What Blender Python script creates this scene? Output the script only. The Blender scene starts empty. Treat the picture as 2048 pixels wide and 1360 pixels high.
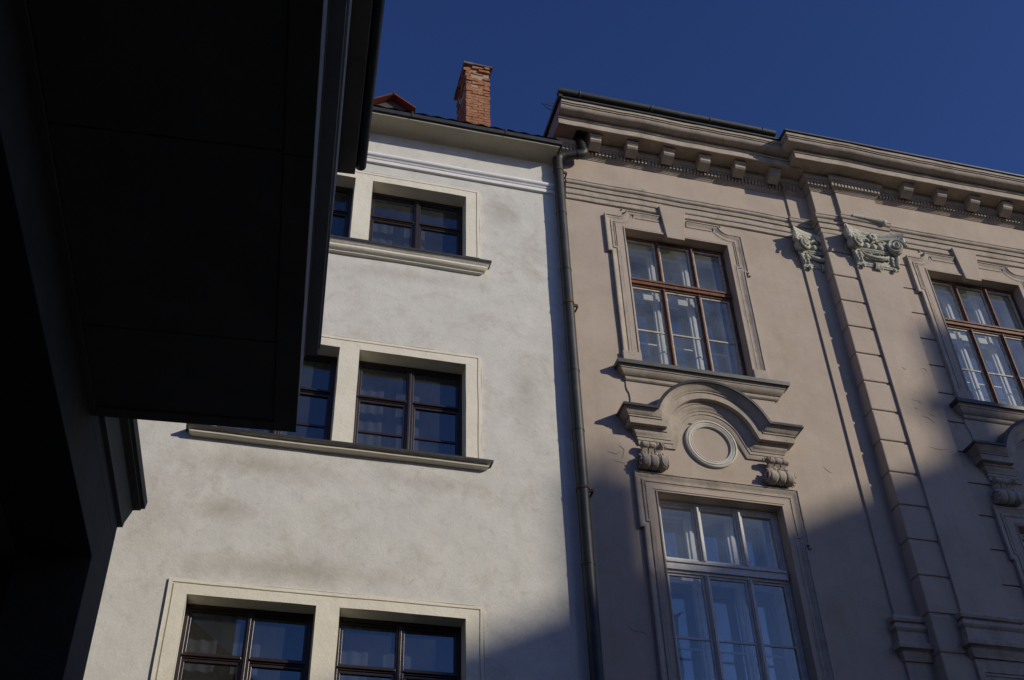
import bpy, bmesh, math, random
from mathutils import Vector, Matrix, noise
R = math.radians
S = bpy.context.scene
# ------------------------------------------------------------------ camera
YAW, PITCH, ROLL, FPX = R(15.86), R(39.17), R(-1.90), 2235.0
cam = bpy.data.cameras.new("camera")
co = bpy.data.objects.new("camera", cam)
bpy.context.collection.objects.link(co)
fw = Vector((math.sin(YAW)*math.cos(PITCH), math.cos(YAW)*math.cos(PITCH), math.sin(PITCH)))
rt = Vector((math.cos(YAW), -math.sin(YAW), 0)); up = rt.cross(fw)
r2 = rt*math.cos(ROLL)+up*math.sin(ROLL); u2 = -rt*math.sin(ROLL)+up*math.cos(ROLL)
m = Matrix((r2, u2, -fw)).transposed().to_4x4(); m.translation = (0, -10.5, 1.6)
co.matrix_world = m
cam.sensor_width = 36; cam.sensor_fit = 'HORIZONTAL'; cam.lens = 36*FPX/2048
cam.clip_start = 0.05; cam.clip_end = 2000
S.camera = co
# ------------------------------------------------------------------ light
SUN = Vector((1.1, -1.0, 0.62)).normalized()
ELEV = math.asin(SUN.z); AZ = math.atan2(SUN.x, SUN.y)
SKYG = 1.3; SKYT = (.86, .86, 1.16, 1)
w = bpy.data.worlds.new("World"); S.world = w; w.use_nodes = True
nt = w.node_tree; bg = nt.nodes['Background']
sky = nt.nodes.new('ShaderNodeTexSky'); sky.sky_type = 'NISHITA'; sky.sun_disc = False
sky.sun_elevation = ELEV; sky.sun_rotation = AZ
sky.air_density = 1.0; sky.dust_density = 0.4; sky.ozone_density = 4.0; sky.altitude = 300
gm = nt.nodes.new('ShaderNodeGamma'); gm.inputs[1].default_value = SKYG; nt.links.new(sky.outputs[0], gm.inputs[0])
tn = nt.nodes.new('ShaderNodeMix'); tn.data_type = 'RGBA'; tn.blend_type = 'MULTIPLY'; tn.inputs[0].default_value = 1; tn.inputs[7].default_value = SKYT
nt.links.new(gm.outputs[0], tn.inputs[6]); nt.links.new(tn.outputs[2], bg.inputs[0]); bg.inputs[1].default_value = 0.051
sl = bpy.data.lights.new("sun", 'SUN'); sl.energy = 3.0; sl.angle = R(0.6); sl.color = (1.0, 0.92, 0.79)
so = bpy.data.objects.new("sun", sl); bpy.context.collection.objects.link(so)
so.rotation_euler = (-SUN).to_track_quat('-Z', 'Y').to_euler(); so.location = (20, -20, 30)
S.view_settings.view_transform = 'Standard'; S.view_settings.look = 'None'
S.view_settings.exposure = 0.12; S.view_settings.gamma = 1
S.render.engine = 'CYCLES'
S.render.resolution_x = 1024; S.render.resolution_y = 680
try:
    S.cycles.max_bounces = 8; S.cycles.transparent_max_bounces = 16; S.cycles.glossy_bounces = 4
except Exception: pass
rng = random.Random(7)
# ------------------------------------------------------------------ helpers
col = bpy.context.collection
def tag(o, label=None, cat=None, group=None, kind=None):
    if label: o['label'] = label
    if cat: o['category'] = cat
    if group: o['group'] = group
    if kind: o['kind'] = kind
    return o
def empty(name, loc, label, cat, group=None):
    o = bpy.data.objects.new(name, None); col.objects.link(o); o.location = loc
    o.empty_display_size = .3
    return tag(o, label, cat, group)
def sn(x, y, z, f=1.0): return noise.noise(Vector((x*f, y*f, z*f)))
class MB:
    def __init__(s): s.v = []; s.f = []
    def add(s, vs, fs):
        b = len(s.v); s.v += [tuple(p) for p in vs]; s.f += [tuple(b+i for i in f) for f in fs]
    def quad(s, a, b, c, d): s.add([a, b, c, d], [(0, 1, 2, 3)])
    def box(s, x0, x1, y0, y1, z0, z1, j=0.0):
        v = [(x, y, z) for x in (x0, x1) for y in (y0, y1) for z in (z0, z1)]
        if j: v = [(a+rng.uniform(-j, j), b+rng.uniform(-j, j), c+rng.uniform(-j, j)) for a, b, c in v]
        s.add(v, [(0, 1, 3, 2), (4, 6, 7, 5), (0, 4, 5, 1), (2, 3, 7, 6), (0, 2, 6, 4), (1, 5, 7, 3)])
    def loft(s, rings, closed=True, caps=True):
        n = len(rings[0]); b = len(s.v)
        for r in rings: s.v += [tuple(p) for p in r]
        for i in range(len(rings)-1):
            for k in range(n if closed else n-1):
                k2 = (k+1) % n
                s.f.append((b+i*n+k, b+i*n+k2, b+(i+1)*n+k2, b+(i+1)*n+k))
        if caps:
            s.f.append(tuple(b+k for k in range(n))); s.f.append(tuple(b+(len(rings)-1)*n+k for k in reversed(range(n))))
    def tube(s, pts, r, seg=12, caps=True):
        pts = [Vector(p) for p in pts]; rings = []
        rr = r if isinstance(r, (list, tuple)) else [r]*len(pts)
        t0 = (pts[1]-pts[0]).normalized()
        ref = Vector((0, 0, 1)) if abs(t0.z) < .9 else Vector((1, 0, 0))
        nx = t0.cross(ref).normalized()
        for i, p in enumerate(pts):
            if i == 0: t = t0
            elif i == len(pts)-1: t = (pts[i]-pts[i-1]).normalized()
            else: t = ((pts[i]-pts[i-1]).normalized()+(pts[i+1]-pts[i]).normalized()).normalized()
            nx = (nx-t*nx.dot(t)).normalized(); ny = t.cross(nx)
            rings.append([p+(nx*math.cos(a)+ny*math.sin(a))*rr[i] for a in [2*math.pi*k/seg for k in range(seg)]])
        s.loft(rings, True, caps)
    def ball(s, c, rx, ry=None, rz=None, n=8, mm=6):
        ry = ry or rx; rz = rz or rx; rings = []
        for i in range(1, mm):
            a = math.pi*i/mm
            rings.append([(c[0]+rx*math.sin(a)*math.cos(2*math.pi*k/n), c[1]+ry*math.sin(a)*math.sin(2*math.pi*k/n), c[2]+rz*math.cos(a)) for k in range(n)])
        s.loft(rings)
    def prism(s, poly, y0, y1):      # polygon in XZ pushed through Y
        s.loft([[(x, y0, z) for x, z in poly], [(x, y1, z) for x, z in poly]])
    def prismX(s, poly, x0, x1):     # polygon in YZ pushed through X
        s.loft([[(x0, y, z) for y, z in poly], [(x1, y, z) for y, z in poly]])
    def build(s, name, mat, parent=None, smooth=35, bevel=0, wob=0, label=None):
        me = bpy.data.meshes.new(name); me.from_pydata(s.v, [], s.f)
        bm = bmesh.new(); bm.from_mesh(me); bmesh.ops.recalc_face_normals(bm, faces=bm.faces)
        if wob:
            for v in bm.verts:
                c = v.co
                v.co = c+Vector((sn(c.x, c.z, c.y, 2.3), sn(c.z+9, c.x, c.y, 2.3), sn(c.y-5, c.z, c.x, 2.3)))*wob
        bm.to_mesh(me); bm.free()
        if smooth:
            me.shade_smooth(); me.set_sharp_from_angle(angle=R(smooth))
        o = bpy.data.objects.new(name, me); col.objects.link(o)
        if mat: me.materials.append(mat)
        if parent: o.parent = parent; o.matrix_parent_inverse = Matrix.Identity(4); o.location = -parent_loc(parent)
        if bevel:
            b = o.modifiers.new('bevel', 'BEVEL'); b.width = bevel; b.segments = 2; b.limit_method = 'ANGLE'; b.angle_limit = R(40)
        if label: o['label'] = label
        return o
def parent_loc(p):
    l = Vector((0, 0, 0))
    while p: l += p.location; p = p.parent
    return l
def subdiv(path, step):
    out = []
    for i in range(len(path)-1):
        a, b = path[i], path[i+1]; L = math.dist(a, b); n = max(1, int(L/step))
        for k in range(n): t = k/n; out.append((tuple(a[q]+(b[q]-a[q])*t for q in range(2)), k == 0))
    out.append((path[-1], True)); return out
def sweep_plan(mb, prof, path, step=.3, jit=.003, dz=None, ends=True):
    """horizontal moulding: profile (offset, z) carried along a plan path (x, y); street side is right of travel"""
    pts = subdiv(path, step); P = [p for p, _ in pts]; rings = []
    for i, p in enumerate(P):
        d1 = Vector((P[i][0]-P[i-1][0], P[i][1]-P[i-1][1])).normalized() if i else None
        d2 = Vector((P[i+1][0]-P[i][0], P[i+1][1]-P[i][1])).normalized() if i < len(P)-1 else None
        d1 = d1 or d2; d2 = d2 or d1
        n1 = Vector((d1.y, -d1.x)); n2 = Vector((d2.y, -d2.x)); m_ = (n1+n2)/(1+n1.dot(n2))
        jo = (sn(p[0], p[1], 1.3, 1.7)+.6*sn(p[0], p[1], 4.3, 6))*jit; jz = (sn(p[0], p[1], 7.7, 1.1)*1.6+.5*sn(p[0], p[1], 9.1, 5))*jit+(dz(p[0]) if dz else 0)
        rings.append([(p[0]+m_.x*(o+jo), p[1]+m_.y*(o+jo), z+jz) for o, z in prof])
    mb.loft(rings, closed=True, caps=ends)
def sweep_xz(mb, prof, path, y0, step=.25, jit=.002, ends=True):
    """moulding lying on a facade: profile (inset, projection) carried along a path (x, z); inset is right of travel"""
    pts = subdiv(path, step); P = [p for p, _ in pts]; rings = []
    for i, p in enumerate(P):
        d1 = Vector((P[i][0]-P[i-1][0], P[i][1]-P[i-1][1])).normalized() if i else None
        d2 = Vector((P[i+1][0]-P[i][0], P[i+1][1]-P[i][1])).normalized() if i < len(P)-1 else None
        d1 = d1 or d2; d2 = d2 or d1
        n1 = Vector((d1.y, -d1.x)); n2 = Vector((d2.y, -d2.x)); m_ = (n1+n2)/(1+n1.dot(n2))
        j = sn(p[0], p[1], 3.3, 2.1)*jit
        rings.append([(p[0]+m_.x*(d+j), y0-h, p[1]+m_.y*(d+j)) for d, h in prof])
    mb.loft(rings, closed=True, caps=ends)
def wall(mb, xs, zs, depth, y0, y1, step=None):
    """facade grid: depth(xc, zc) -> recess in metres, or None where it is open right through"""
    xs = sorted(set(round(x, 4) for x in xs)); zs = sorted(set(round(z, 4) for z in zs))
    if step:
        def fill(a):
            o = []
            for i in range(len(a)-1):
                n = max(1, int((a[i+1]-a[i])/step)); o += [a[i]+(a[i+1]-a[i])*k/n for k in range(n)]
            return o+[a[-1]]
        xs, zs = fill(xs), fill(zs)
    nx, nz = len(xs)-1, len(zs)-1
    D = [[depth((xs[i]+xs[i+1])/2, (zs[k]+zs[k+1])/2) for k in range(nz)] for i in range(nx)]
    idx = {}
    def V(i, k, y):
        key = (i, k, round(y, 4))
        if key not in idx: idx[key] = len(mb.v); mb.v.append((xs[i], y, zs[k]))
        return idx[key]
    for i in range(nx):
        for k in range(nz):
            d = D[i][k]; yd = y1 if d is None else y0+d
            if d is not None: mb.f.append((V(i, k, yd), V(i+1, k, yd), V(i+1, k+1, yd), V(i, k+1, yd)))
            if i+1 < nx:
                e = D[i+1][k]; ye = y1 if e is None else y0+e
                if abs(ye-yd) > 1e-5: mb.f.append((V(i+1, k, yd), V(i+1, k, ye), V(i+1, k+1, ye), V(i+1, k+1, yd)))
            if k+1 < nz:
                e = D[i][k+1]; ye = y1 if e is None else y0+e
                if abs(ye-yd) > 1e-5: mb.f.append((V(i, k+1, yd), V(i+1, k+1, yd), V(i+1, k+1, ye), V(i, k+1, ye)))
# ------------------------------------------------------------------ materials
def hexc(r, g, b): return (r, g, b, 1)
def mat(name, base, rough=.85, var=None, vscale=1.2, stain=None, sscale=.6, samt=.5, bump=0, bscale=40, bump2=0, b2scale=3, spec=.3, metal=0, fine=.06, spots=None, pamt=.5, pscale=3.2, streak=None, kamt=.4, zones=None):
    m = bpy.data.materials.new(name); m.use_nodes = True; n = m.node_tree.nodes; l = m.node_tree.links
    p = n['Principled BSDF']; p.inputs['Roughness'].default_value = rough; p.inputs['Metallic'].default_value = metal
    p.inputs['Specular IOR Level'].default_value = spec
    tc = n.new('ShaderNodeTexCoord'); g = n.new('ShaderNodeNewGeometry'); src = g.outputs['Position']
    c = None
    rgb = n.new('ShaderNodeRGB'); rgb.outputs[0].default_value = hexc(*base); c = rgb.outputs[0]
    def mixc(fac, a, b, mode='MIX'):
        x = n.new('ShaderNodeMix'); x.data_type = 'RGBA'; x.blend_type = mode
        if isinstance(fac, float): x.inputs[0].default_value = fac
        else: l.new(fac, x.inputs[0])
        l.new(a, x.inputs[6])
        if isinstance(b, tuple): x.inputs[7].default_value = hexc(*b)
        else: l.new(b, x.inputs[7])
        return x.outputs[2]
    def nz(scale, detail=5, rough=.6, dist=0, off=0):
        t = n.new('ShaderNodeTexNoise'); t.inputs['Scale'].default_value = scale; t.inputs['Detail'].default_value = detail
        t.inputs['Roughness'].default_value = rough; t.inputs['Distortion'].default_value = dist
        if off:
            mp = n.new('ShaderNodeMapping'); mp.inputs['Location'].default_value = (off, off*1.7, off*.6); l.new(src, mp.inputs[0]); l.new(mp.outputs[0], t.inputs[0])
        else: l.new(src, t.inputs[0])
        return t.outputs[0]
    def ramp(f, a, b, lo=0., hi=1.):
        r = n.new('ShaderNodeMapRange'); r.inputs[1].default_value = a; r.inputs[2].default_value = b; r.inputs[3].default_value = lo; r.inputs[4].default_value = hi
        l.new(f, r.inputs[0]); return r.outputs[0]
    if var: c = mixc(ramp(nz(vscale, 6, .65, .3), .35, .65), c, var)
    if stain: c = mixc(ramp(nz(sscale, 8, .7, .6, 4.), .52, .74, 0, samt), c, stain)
    if spots:
        c = mixc(ramp(nz(pscale, 5, .7, 1.2, 13.), .56, .76, 0, pamt), c, spots)
        c = mixc(ramp(nz(pscale*3.1, 4, .6, .8, 31.), .60, .76, 0, pamt*.7), c, spots)
    if streak:
        t = n.new('ShaderNodeTexNoise'); t.inputs['Scale'].default_value = 1; t.inputs['Detail'].default_value = 5; t.inputs['Roughness'].default_value = .6
        mp = n.new('ShaderNodeMapping'); mp.inputs['Scale'].default_value = (5.5, 5.5, .55); l.new(src, mp.inputs[0]); l.new(mp.outputs[0], t.inputs[0])
        c = mixc(ramp(t.outputs[0], .52, .75, 0, kamt), c, streak)
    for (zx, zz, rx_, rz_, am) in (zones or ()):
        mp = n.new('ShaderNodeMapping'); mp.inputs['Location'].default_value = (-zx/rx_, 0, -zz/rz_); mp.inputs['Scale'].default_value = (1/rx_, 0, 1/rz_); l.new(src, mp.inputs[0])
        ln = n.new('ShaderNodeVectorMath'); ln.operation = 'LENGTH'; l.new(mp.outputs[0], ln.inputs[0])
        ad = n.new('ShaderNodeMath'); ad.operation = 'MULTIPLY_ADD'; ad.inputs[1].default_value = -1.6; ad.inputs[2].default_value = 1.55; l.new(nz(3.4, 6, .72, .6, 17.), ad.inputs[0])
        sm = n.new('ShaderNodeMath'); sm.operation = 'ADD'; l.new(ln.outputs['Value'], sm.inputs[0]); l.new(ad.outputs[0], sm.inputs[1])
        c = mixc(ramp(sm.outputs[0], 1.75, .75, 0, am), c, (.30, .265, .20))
    if fine:
        f = ramp(nz(55, 3, .7, 0, 2.), .3, .7, 1-fine, 1+fine)
        x = n.new('ShaderNodeVectorMath'); x.operation = 'SCALE'; l.new(c, x.inputs[0]); l.new(f, x.inputs['Scale']); c = x.outputs[0]
    l.new(c, p.inputs['Base Color'])
    last = None
    if bump2:
        b = n.new('ShaderNodeBump'); b.inputs['Strength'].default_value = 1; b.inputs['Distance'].default_value = bump2
        l.new(nz(b2scale, 4, .55, .2, 9.), b.inputs['Height']); last = b.outputs[0]
    if bump:
        b = n.new('ShaderNodeBump'); b.inputs['Strength'].default_value = 1; b.inputs['Distance'].default_value = bump
        l.new(nz(bscale, 6, .65, 0), b.inputs['Height'])
        if last: l.new(last, b.inputs['Normal'])
        last = b.outputs[0]
    if last: l.new(last, p.inputs['Normal'])
    return m
def glass(name, tint=(.9, .95, .95), fac0=.06, fac1=.9, rough=.0, wave=.0015, wsc=1.6, dust=0):
    m = bpy.data.materials.new(name); m.use_nodes = True; n = m.node_tree.nodes; l = m.node_tree.links
    n.remove(n['Principled BSDF']); out = n['Material Output']
    t = n.new('ShaderNodeBsdfTransparent'); t.inputs[0].default_value = hexc(*tint)
    g = n.new('ShaderNodeBsdfGlossy'); g.inputs['Roughness'].default_value = rough; g.inputs[0].default_value = (.80, .94, .96, 1)
    nz = n.new('ShaderNodeTexNoise'); nz.inputs['Scale'].default_value = wsc; nz.inputs['Detail'].default_value = 1
    geo = n.new('ShaderNodeNewGeometry'); l.new(geo.outputs['Position'], nz.inputs[0])
    b = n.new('ShaderNodeBump'); b.inputs['Strength'].default_value = 1; b.inputs['Distance'].default_value = wave
    l.new(nz.outputs[0], b.inputs['Height']); l.new(b.outputs[0], g.inputs['Normal'])
    dt = n.new('ShaderNodeVectorMath'); dt.operation = 'DOT_PRODUCT'; l.new(geo.outputs['Normal'], dt.inputs[0]); l.new(geo.outputs['Incoming'], dt.inputs[1])
    ab = n.new('ShaderNodeMath'); ab.operation = 'ABSOLUTE'; l.new(dt.outputs['Value'], ab.inputs[0])
    iv = n.new('ShaderNodeMath'); iv.operation = 'SUBTRACT'; iv.inputs[0].default_value = 1; l.new(ab.outputs[0], iv.inputs[1])
    pw = n.new('ShaderNodeMath'); pw.operation = 'POWER'; pw.inputs[1].default_value = 4; l.new(iv.outputs[0], pw.inputs[0])
    mr = n.new('ShaderNodeMapRange'); mr.inputs[1].default_value = 0; mr.inputs[2].default_value = 1; mr.inputs[3].default_value = fac0; mr.inputs[4].default_value = fac1
    l.new(pw.outputs[0], mr.inputs[0])
    mx = n.new('ShaderNodeMixShader'); l.new(mr.outputs[0], mx.inputs[0]); l.new(t.outputs[0], mx.inputs[1]); l.new(g.outputs[0], mx.inputs[2])
    if dust:
        df = n.new('ShaderNodeBsdfDiffuse'); df.inputs[0].default_value = (.46, .50, .44, 1)
        dn = n.new('ShaderNodeTexNoise'); dn.inputs['Scale'].default_value = 2.2; dn.inputs['Detail'].default_value = 5; l.new(geo.outputs['Position'], dn.inputs[0])
        dm = n.new('ShaderNodeMapRange'); dm.inputs[1].default_value = .3; dm.inputs[2].default_value = .7; dm.inputs[3].default_value = dust*.5; dm.inputs[4].default_value = dust*1.5; l.new(dn.outputs[0], dm.inputs[0])
        m2 = n.new('ShaderNodeMixShader'); l.new(dm.outputs[0], m2.inputs[0]); l.new(mx.outputs[0], m2.inputs[1]); l.new(df.outputs[0], m2.inputs[2]); l.new(m2.outputs[0], out.inputs[0]); return m
    l.new(mx.outputs[0], out.inputs[0]); return m
M = {}
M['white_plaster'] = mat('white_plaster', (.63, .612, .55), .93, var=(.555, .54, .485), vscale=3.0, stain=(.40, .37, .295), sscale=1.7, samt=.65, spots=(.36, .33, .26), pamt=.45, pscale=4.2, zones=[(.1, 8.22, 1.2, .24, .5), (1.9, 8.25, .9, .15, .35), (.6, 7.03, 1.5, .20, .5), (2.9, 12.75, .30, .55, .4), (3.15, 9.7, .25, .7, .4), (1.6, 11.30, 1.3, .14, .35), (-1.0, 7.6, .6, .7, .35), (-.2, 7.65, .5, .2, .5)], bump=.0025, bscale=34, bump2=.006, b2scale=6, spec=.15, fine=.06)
M['cream'] = mat('cream_plaster', (.73, .69, .565), .9, var=(.69, .645, .52), vscale=3, stain=(.48, .42, .31), sscale=2, samt=.35, bump=.003, bscale=34, bump2=.006, b2scale=8, spec=.15, fine=.05)
M['white_paint'] = mat('white_moulding_paint', (.76, .75, .73), .75, var=(.70, .69, .66), vscale=4, bump=.001, bscale=40, spec=.2)
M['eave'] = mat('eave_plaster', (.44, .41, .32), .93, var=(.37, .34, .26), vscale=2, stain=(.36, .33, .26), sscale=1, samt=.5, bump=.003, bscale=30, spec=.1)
M['beige'] = mat('beige_plaster', (.458, .380, .305), .93, var=(.395, .328, .262), vscale=1.5, stain=(.34, .265, .18), sscale=1.1, samt=.55, spots=(.36, .285, .20), pamt=.4, pscale=2.0, streak=(.33, .275, .20), kamt=.35, bump=.0022, bscale=60, bump2=.006, b2scale=3, spec=.12, fine=.05)
M['trim'] = mat('beige_trim', (.45, .38, .30), .9, var=(.36, .315, .26), vscale=5, stain=(.22, .18, .13), sscale=2.6, samt=.8, spots=(.20, .165, .12), pamt=.6, pscale=6, streak=(.24, .20, .15), kamt=.4, bump=.002, bscale=50, bump2=.004, b2scale=10, spec=.12, fine=.08)
M['ring'] = mat('pale_ring_paint', (.56, .54, .47), .85, var=(.47, .455, .385), vscale=12, stain=(.33, .32, .25), sscale=9, samt=.5, bump=.002, bscale=60, spec=.12)
M['cap'] = mat('sooty_mortar', (.17, .145, .12), .95, var=(.12, .10, .085), vscale=9, bump=.004, bscale=50)
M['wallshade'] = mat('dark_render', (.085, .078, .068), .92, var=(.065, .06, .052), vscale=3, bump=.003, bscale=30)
M['patina'] = mat('grey_green_stucco', (.55, .53, .44), .9, var=(.41, .405, .33), vscale=9, stain=(.13, .13, .095), sscale=8, samt=.9, spots=(.12, .115, .08), pamt=.6, pscale=9, bump=.003, bscale=60, spec=.12, fine=.1)
M['zinc'] = mat('weathered_zinc', (.030, .032, .028), .5, var=(.044, .045, .040), vscale=6, stain=(.09, .085, .07), sscale=4, samt=.5, bump=.001, bscale=30, spec=.4, metal=.25)
M['darkmetal'] = mat('dark_flashing', (.03, .031, .028), .45, var=(.05, .05, .045), vscale=8, bump=.001, bscale=30, spec=.5, metal=.2)
M['collar'] = mat('pipe_shade_black', (.012, .012, .011), .7, fine=0)  # shade under the cornice, put into the colour of the pipe's top length
M['rust'] = mat('rust', (.14, .055, .03), .85, var=(.06, .035, .025), vscale=40, bump=.002, bscale=80)
M['brownwood'] = mat('brown_window_wood', (.20, .078, .032), .55, var=(.09, .035, .018), vscale=9, stain=(.28, .18, .11), sscale=11, samt=.6, bump=.002, bscale=60, spec=.3)
M['darkwood'] = mat('dark_brown_wood', (.030, .019, .015), .32, var=(.022, .014, .011), vscale=7, bump=.001, bscale=60, spec=.5)
M['whitewood'] = mat('white_window_paint', (.62, .61, .58), .55, var=(.52, .50, .46), vscale=9, stain=(.34, .31, .26), sscale=12, samt=.5, bump=.0015, bscale=60, spec=.3)
M['peelwood'] = mat('peeling_cream_paint', (.55, .52, .45), .65, var=(.42, .37, .29), vscale=14, stain=(.13, .08, .045), sscale=15, samt=.9, bump=.003, bscale=70, spec=.2)
M['room'] = mat('dark_room', (.05, .05, .052), .95, fine=0)
M['curtain'] = mat('sheer_curtain', (.24, .24, .27), .95, var=(.20, .20, .225), vscale=6, fine=0)
M['china'] = mat('white_china', (.75, .75, .74), .3, spec=.5, fine=0)
M['tile'] = mat('red_roof_tile', (.19, .055, .035), .85, var=(.12, .038, .028), vscale=7, bump=.006, bscale=18)
M['soffit'] = mat('dark_soffit_boards', (.24, .21, .145), .85, var=(.19, .165, .115), vscale=3, bump=.002, bscale=30)
M['darkplaster'] = mat('grey_render', (.33, .30, .255), .92, var=(.28, .255, .215), vscale=3, bump=.003, bscale=30)
M['asphalt'] = mat('cobbles', (.12, .105, .085), .9, var=(.10, .088, .07), vscale=2, bump=.004, bscale=60)
M['paving'] = mat('paving', (.20, .175, .145), .9, var=(.17, .15, .12), vscale=3, bump=.003, bscale=40)
M['ochre'] = mat('ochre_plaster', (.50, .42, .30), .9, var=(.45, .37, .26), vscale=1, bump=.003, bscale=30)
M['ochre_dark'] = mat('grey_plaster', (.45, .40, .33), .9, var=(.40, .35, .28), bump=.003, bscale=30)
M['crack'] = mat('crack_shadow', (.14, .115, .088), .95, fine=0)
M['glass'] = glass('old_glass', (.93, .96, .96), .12, .95, 0, .0012, dust=.10)
M['glass_in'] = glass('inner_glass', (.9, .94, .96), .17, .95, 0, .0012, dust=.05)
M['glass_dark'] = glass('dark_glass', (.40, .43, .47), .13, .9, 0, .0008, dust=.035)
# brick
def brickmat():
    m = mat('orange_brick', (.36, .165, .078), .9, var=(.24, .098, .048), vscale=9, stain=(.52, .38, .24), sscale=5, samt=.6, bump=.006, bscale=50)
    return m
M['brick'] = brickmat()
M['mortar'] = mat('mortar', (.34, .27, .19), .95, bump=.004, bscale=60)
# ------------------------------------------------------------------ the ground
mb = MB(); mb.quad((-300, -300, 0), (300, -300, 0), (300, 300, 0), (-300, 300, 0))
tag(mb.build('street', M['asphalt'], smooth=0), kind='structure')
mb = MB(); mb.box(-12, 13, -2.2, -.02, -.2, .13)
tag(mb.build('pavement', M['paving'], smooth=0), kind='structure')

# ================================================================== WHITE HOUSE
WH = empty('white_house', (1.4, 0, 0), 'pale grey plastered house with dark brown windows in cream surrounds', 'house')
PARTY = 3.745
PAIRS = [((-.41, .85), (1.085, 2.385))]
ROWS = [(11.81, 12.93, 12.455, 11.955, 'top'), (8.625, 9.985, 9.45, 8.975, 'middle'), (4.95, 6.66, 6.13, 5.45, 'lower')]
xs = [-9, PARTY, -.41, .85, 1.085, 2.385]; zs = [0, 14.1]
for a, b, *_ in ROWS: zs += [a, b]
def dep(x, z):
    for a, b, *_ in ROWS:
        if a < z < b and (-.41 < x < .85 or 1.085 < x < 2.385): return None
    return 0
mb = MB(); wall(mb, xs, zs, dep, 0, .34, step=.3)
for v in range(len(mb.v)):
    x, y, z = mb.v[v]
    if y == 0: mb.v[v] = (x, y+.010*sn(x, 0, z, .9)+.004*sn(x, 5, z, 3), z)
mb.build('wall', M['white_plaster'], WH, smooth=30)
mb = MB()
mb.quad((-9, .34, 0), (-9, 10, 0), (-9, 10, 14.1), (-9, .34, 14.1)); mb.quad((-9, 10, 0), (PARTY-.01, 10, 0), (PARTY-.01, 10, 14.1), (-9, 10, 14.1))
mb.quad((PARTY-.01, .34, 0), (PARTY-.01, 10, 0), (PARTY-.01, 10, 14.1), (PARTY-.01, .34, 14.1)); mb.quad((-9, 0, 14.1), (PARTY-.01, 0, 14.1), (PARTY-.01, 10, 14.1), (-9, 10, 14.1))
mb.build('rear_wall', M['white_plaster'], WH, smooth=0)
# eave with cove, drip edge and white string course
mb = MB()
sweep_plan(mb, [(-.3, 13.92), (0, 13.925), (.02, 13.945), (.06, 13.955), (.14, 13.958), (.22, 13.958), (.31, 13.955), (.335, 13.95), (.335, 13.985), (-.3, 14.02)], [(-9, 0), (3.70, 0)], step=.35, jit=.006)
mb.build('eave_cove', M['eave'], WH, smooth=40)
mb = MB()
sweep_plan(mb, [(.02, 14.02), (.345, 13.987), (.36, 13.98), (.37, 13.985), (.372, 14.05), (.36, 14.06), (.02, 14.16)], [(-9, 0), (3.735, 0)], step=.4, jit=.003)
for x in (-1.2, .15, 1.52, 2.88): mb.box(x, x+.025, -.382, -.3, 13.985, 14.085)
gut = mb.build('eave_flashing', M['darkmetal'], WH, smooth=40)
mb = MB()
sweep_plan(mb, [(-.05, 13.285), (.02, 13.285), (.035, 13.290), (.04, 13.315), (.035, 13.345), (.022, 13.350), (.022, 13.360), (.04, 13.365), (.044, 13.380), (.03, 13.390), (.03, 13.400), (.055, 13.410), (.068, 13.435), (.06, 13.465), (.03, 13.485), (-.05, 13.485)], [(-9, 0), (PARTY, 0)], step=.35, jit=.003)
mb.build('string_course', M['white_paint'], WH, smooth=50)
# roof
RP = math.tan(R(37))
mb = MB()
def rz(y): return 14.06+(y+.36)*RP
n = 24
for i in range(60):
    x0 = -9+i*12.7/60; x1 = x0+12.7/60
    for k in range(12):
        ya = -.36+k*.45; yb = ya+.47
        mb.loft([[(x0, ya, rz(ya)+.03), ((x0+x1)/2, ya, rz(ya)+.055), (x1, ya, rz(ya)+.03)], [(x0, yb, rz(yb)), ((x0+x1)/2, yb, rz(yb)+.02), (x1, yb, rz(yb))]], closed=False, caps=False)
mb.quad((-9, -.36, rz(-.36)-.04), (3.7, -.36, rz(-.36)-.04), (3.7, 5.1, rz(5.1)-.04), (-9, 5.1, rz(5.1)-.04))
mb.quad((-9, 5.1, rz(5.1)), (3.7, 5.1, rz(5.1)), (3.7, 10.3, 14.1), (-9, 10.3, 14.1))
roof = mb.build('roof', M['tile'], WH, smooth=30)
# chimney: individual courses, crumbling above
CX0, CX1, CY0, CY1 = 2.845, 3.285, 2.0, 2.80
mb = MB(); mb.box(CX0+.012, CX1-.012, CY0+.012, CY1-.012, 15.5, 18.62)
ch = mb.build('chimney', M['mortar'], roof, smooth=0)
mb = MB(); H = .072; z = 15.6; c = 0
while z < 18.56:
    t = max(0, (z-17.55)/.9)                      # 0 sound .. 1 ruined
    grow = .035 if z > 18.40 else 0
    for side in ('front', 'left', 'right', 'back'):
        a0, a1 = (CX0, CX1) if side in ('front', 'back') else (CY0, CY1)
        p = a0-(.11 if c % 2 else 0)
        while p < a1-.01:
            q0, q1 = max(p, a0)+.005, min(p+.215, a1)-.005
            p += .22
            if q1-q0 < .03: continue
            if t > 0 and rng.random() < .16*t+.04: continue
            o = rng.uniform(-.004, .004)*(1+7*t)+grow*rng.random()
            j = .002+.009*t; zz = z+rng.uniform(-.01, .01)*t
            if side == 'front': mb.box(q0, q1, CY0-o, CY0+.1, zz, zz+H-.011, j)
            elif side == 'back': mb.box(q0, q1, CY1-.1, CY1+o, zz, zz+H-.011, j)
            elif side == 'left': mb.box(CX0-o, CX0+.1, q0, q1, zz, zz+H-.011, j)
            else: mb.box(CX1-.1, CX1+o, q0, q1, zz, zz+H-.011, j)
    z += H; c += 1
o = mb.build('brickwork', M['brick'], roof, smooth=0, label='orange brick courses of the chimney, crumbling near the top')
mb = MB()
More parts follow.
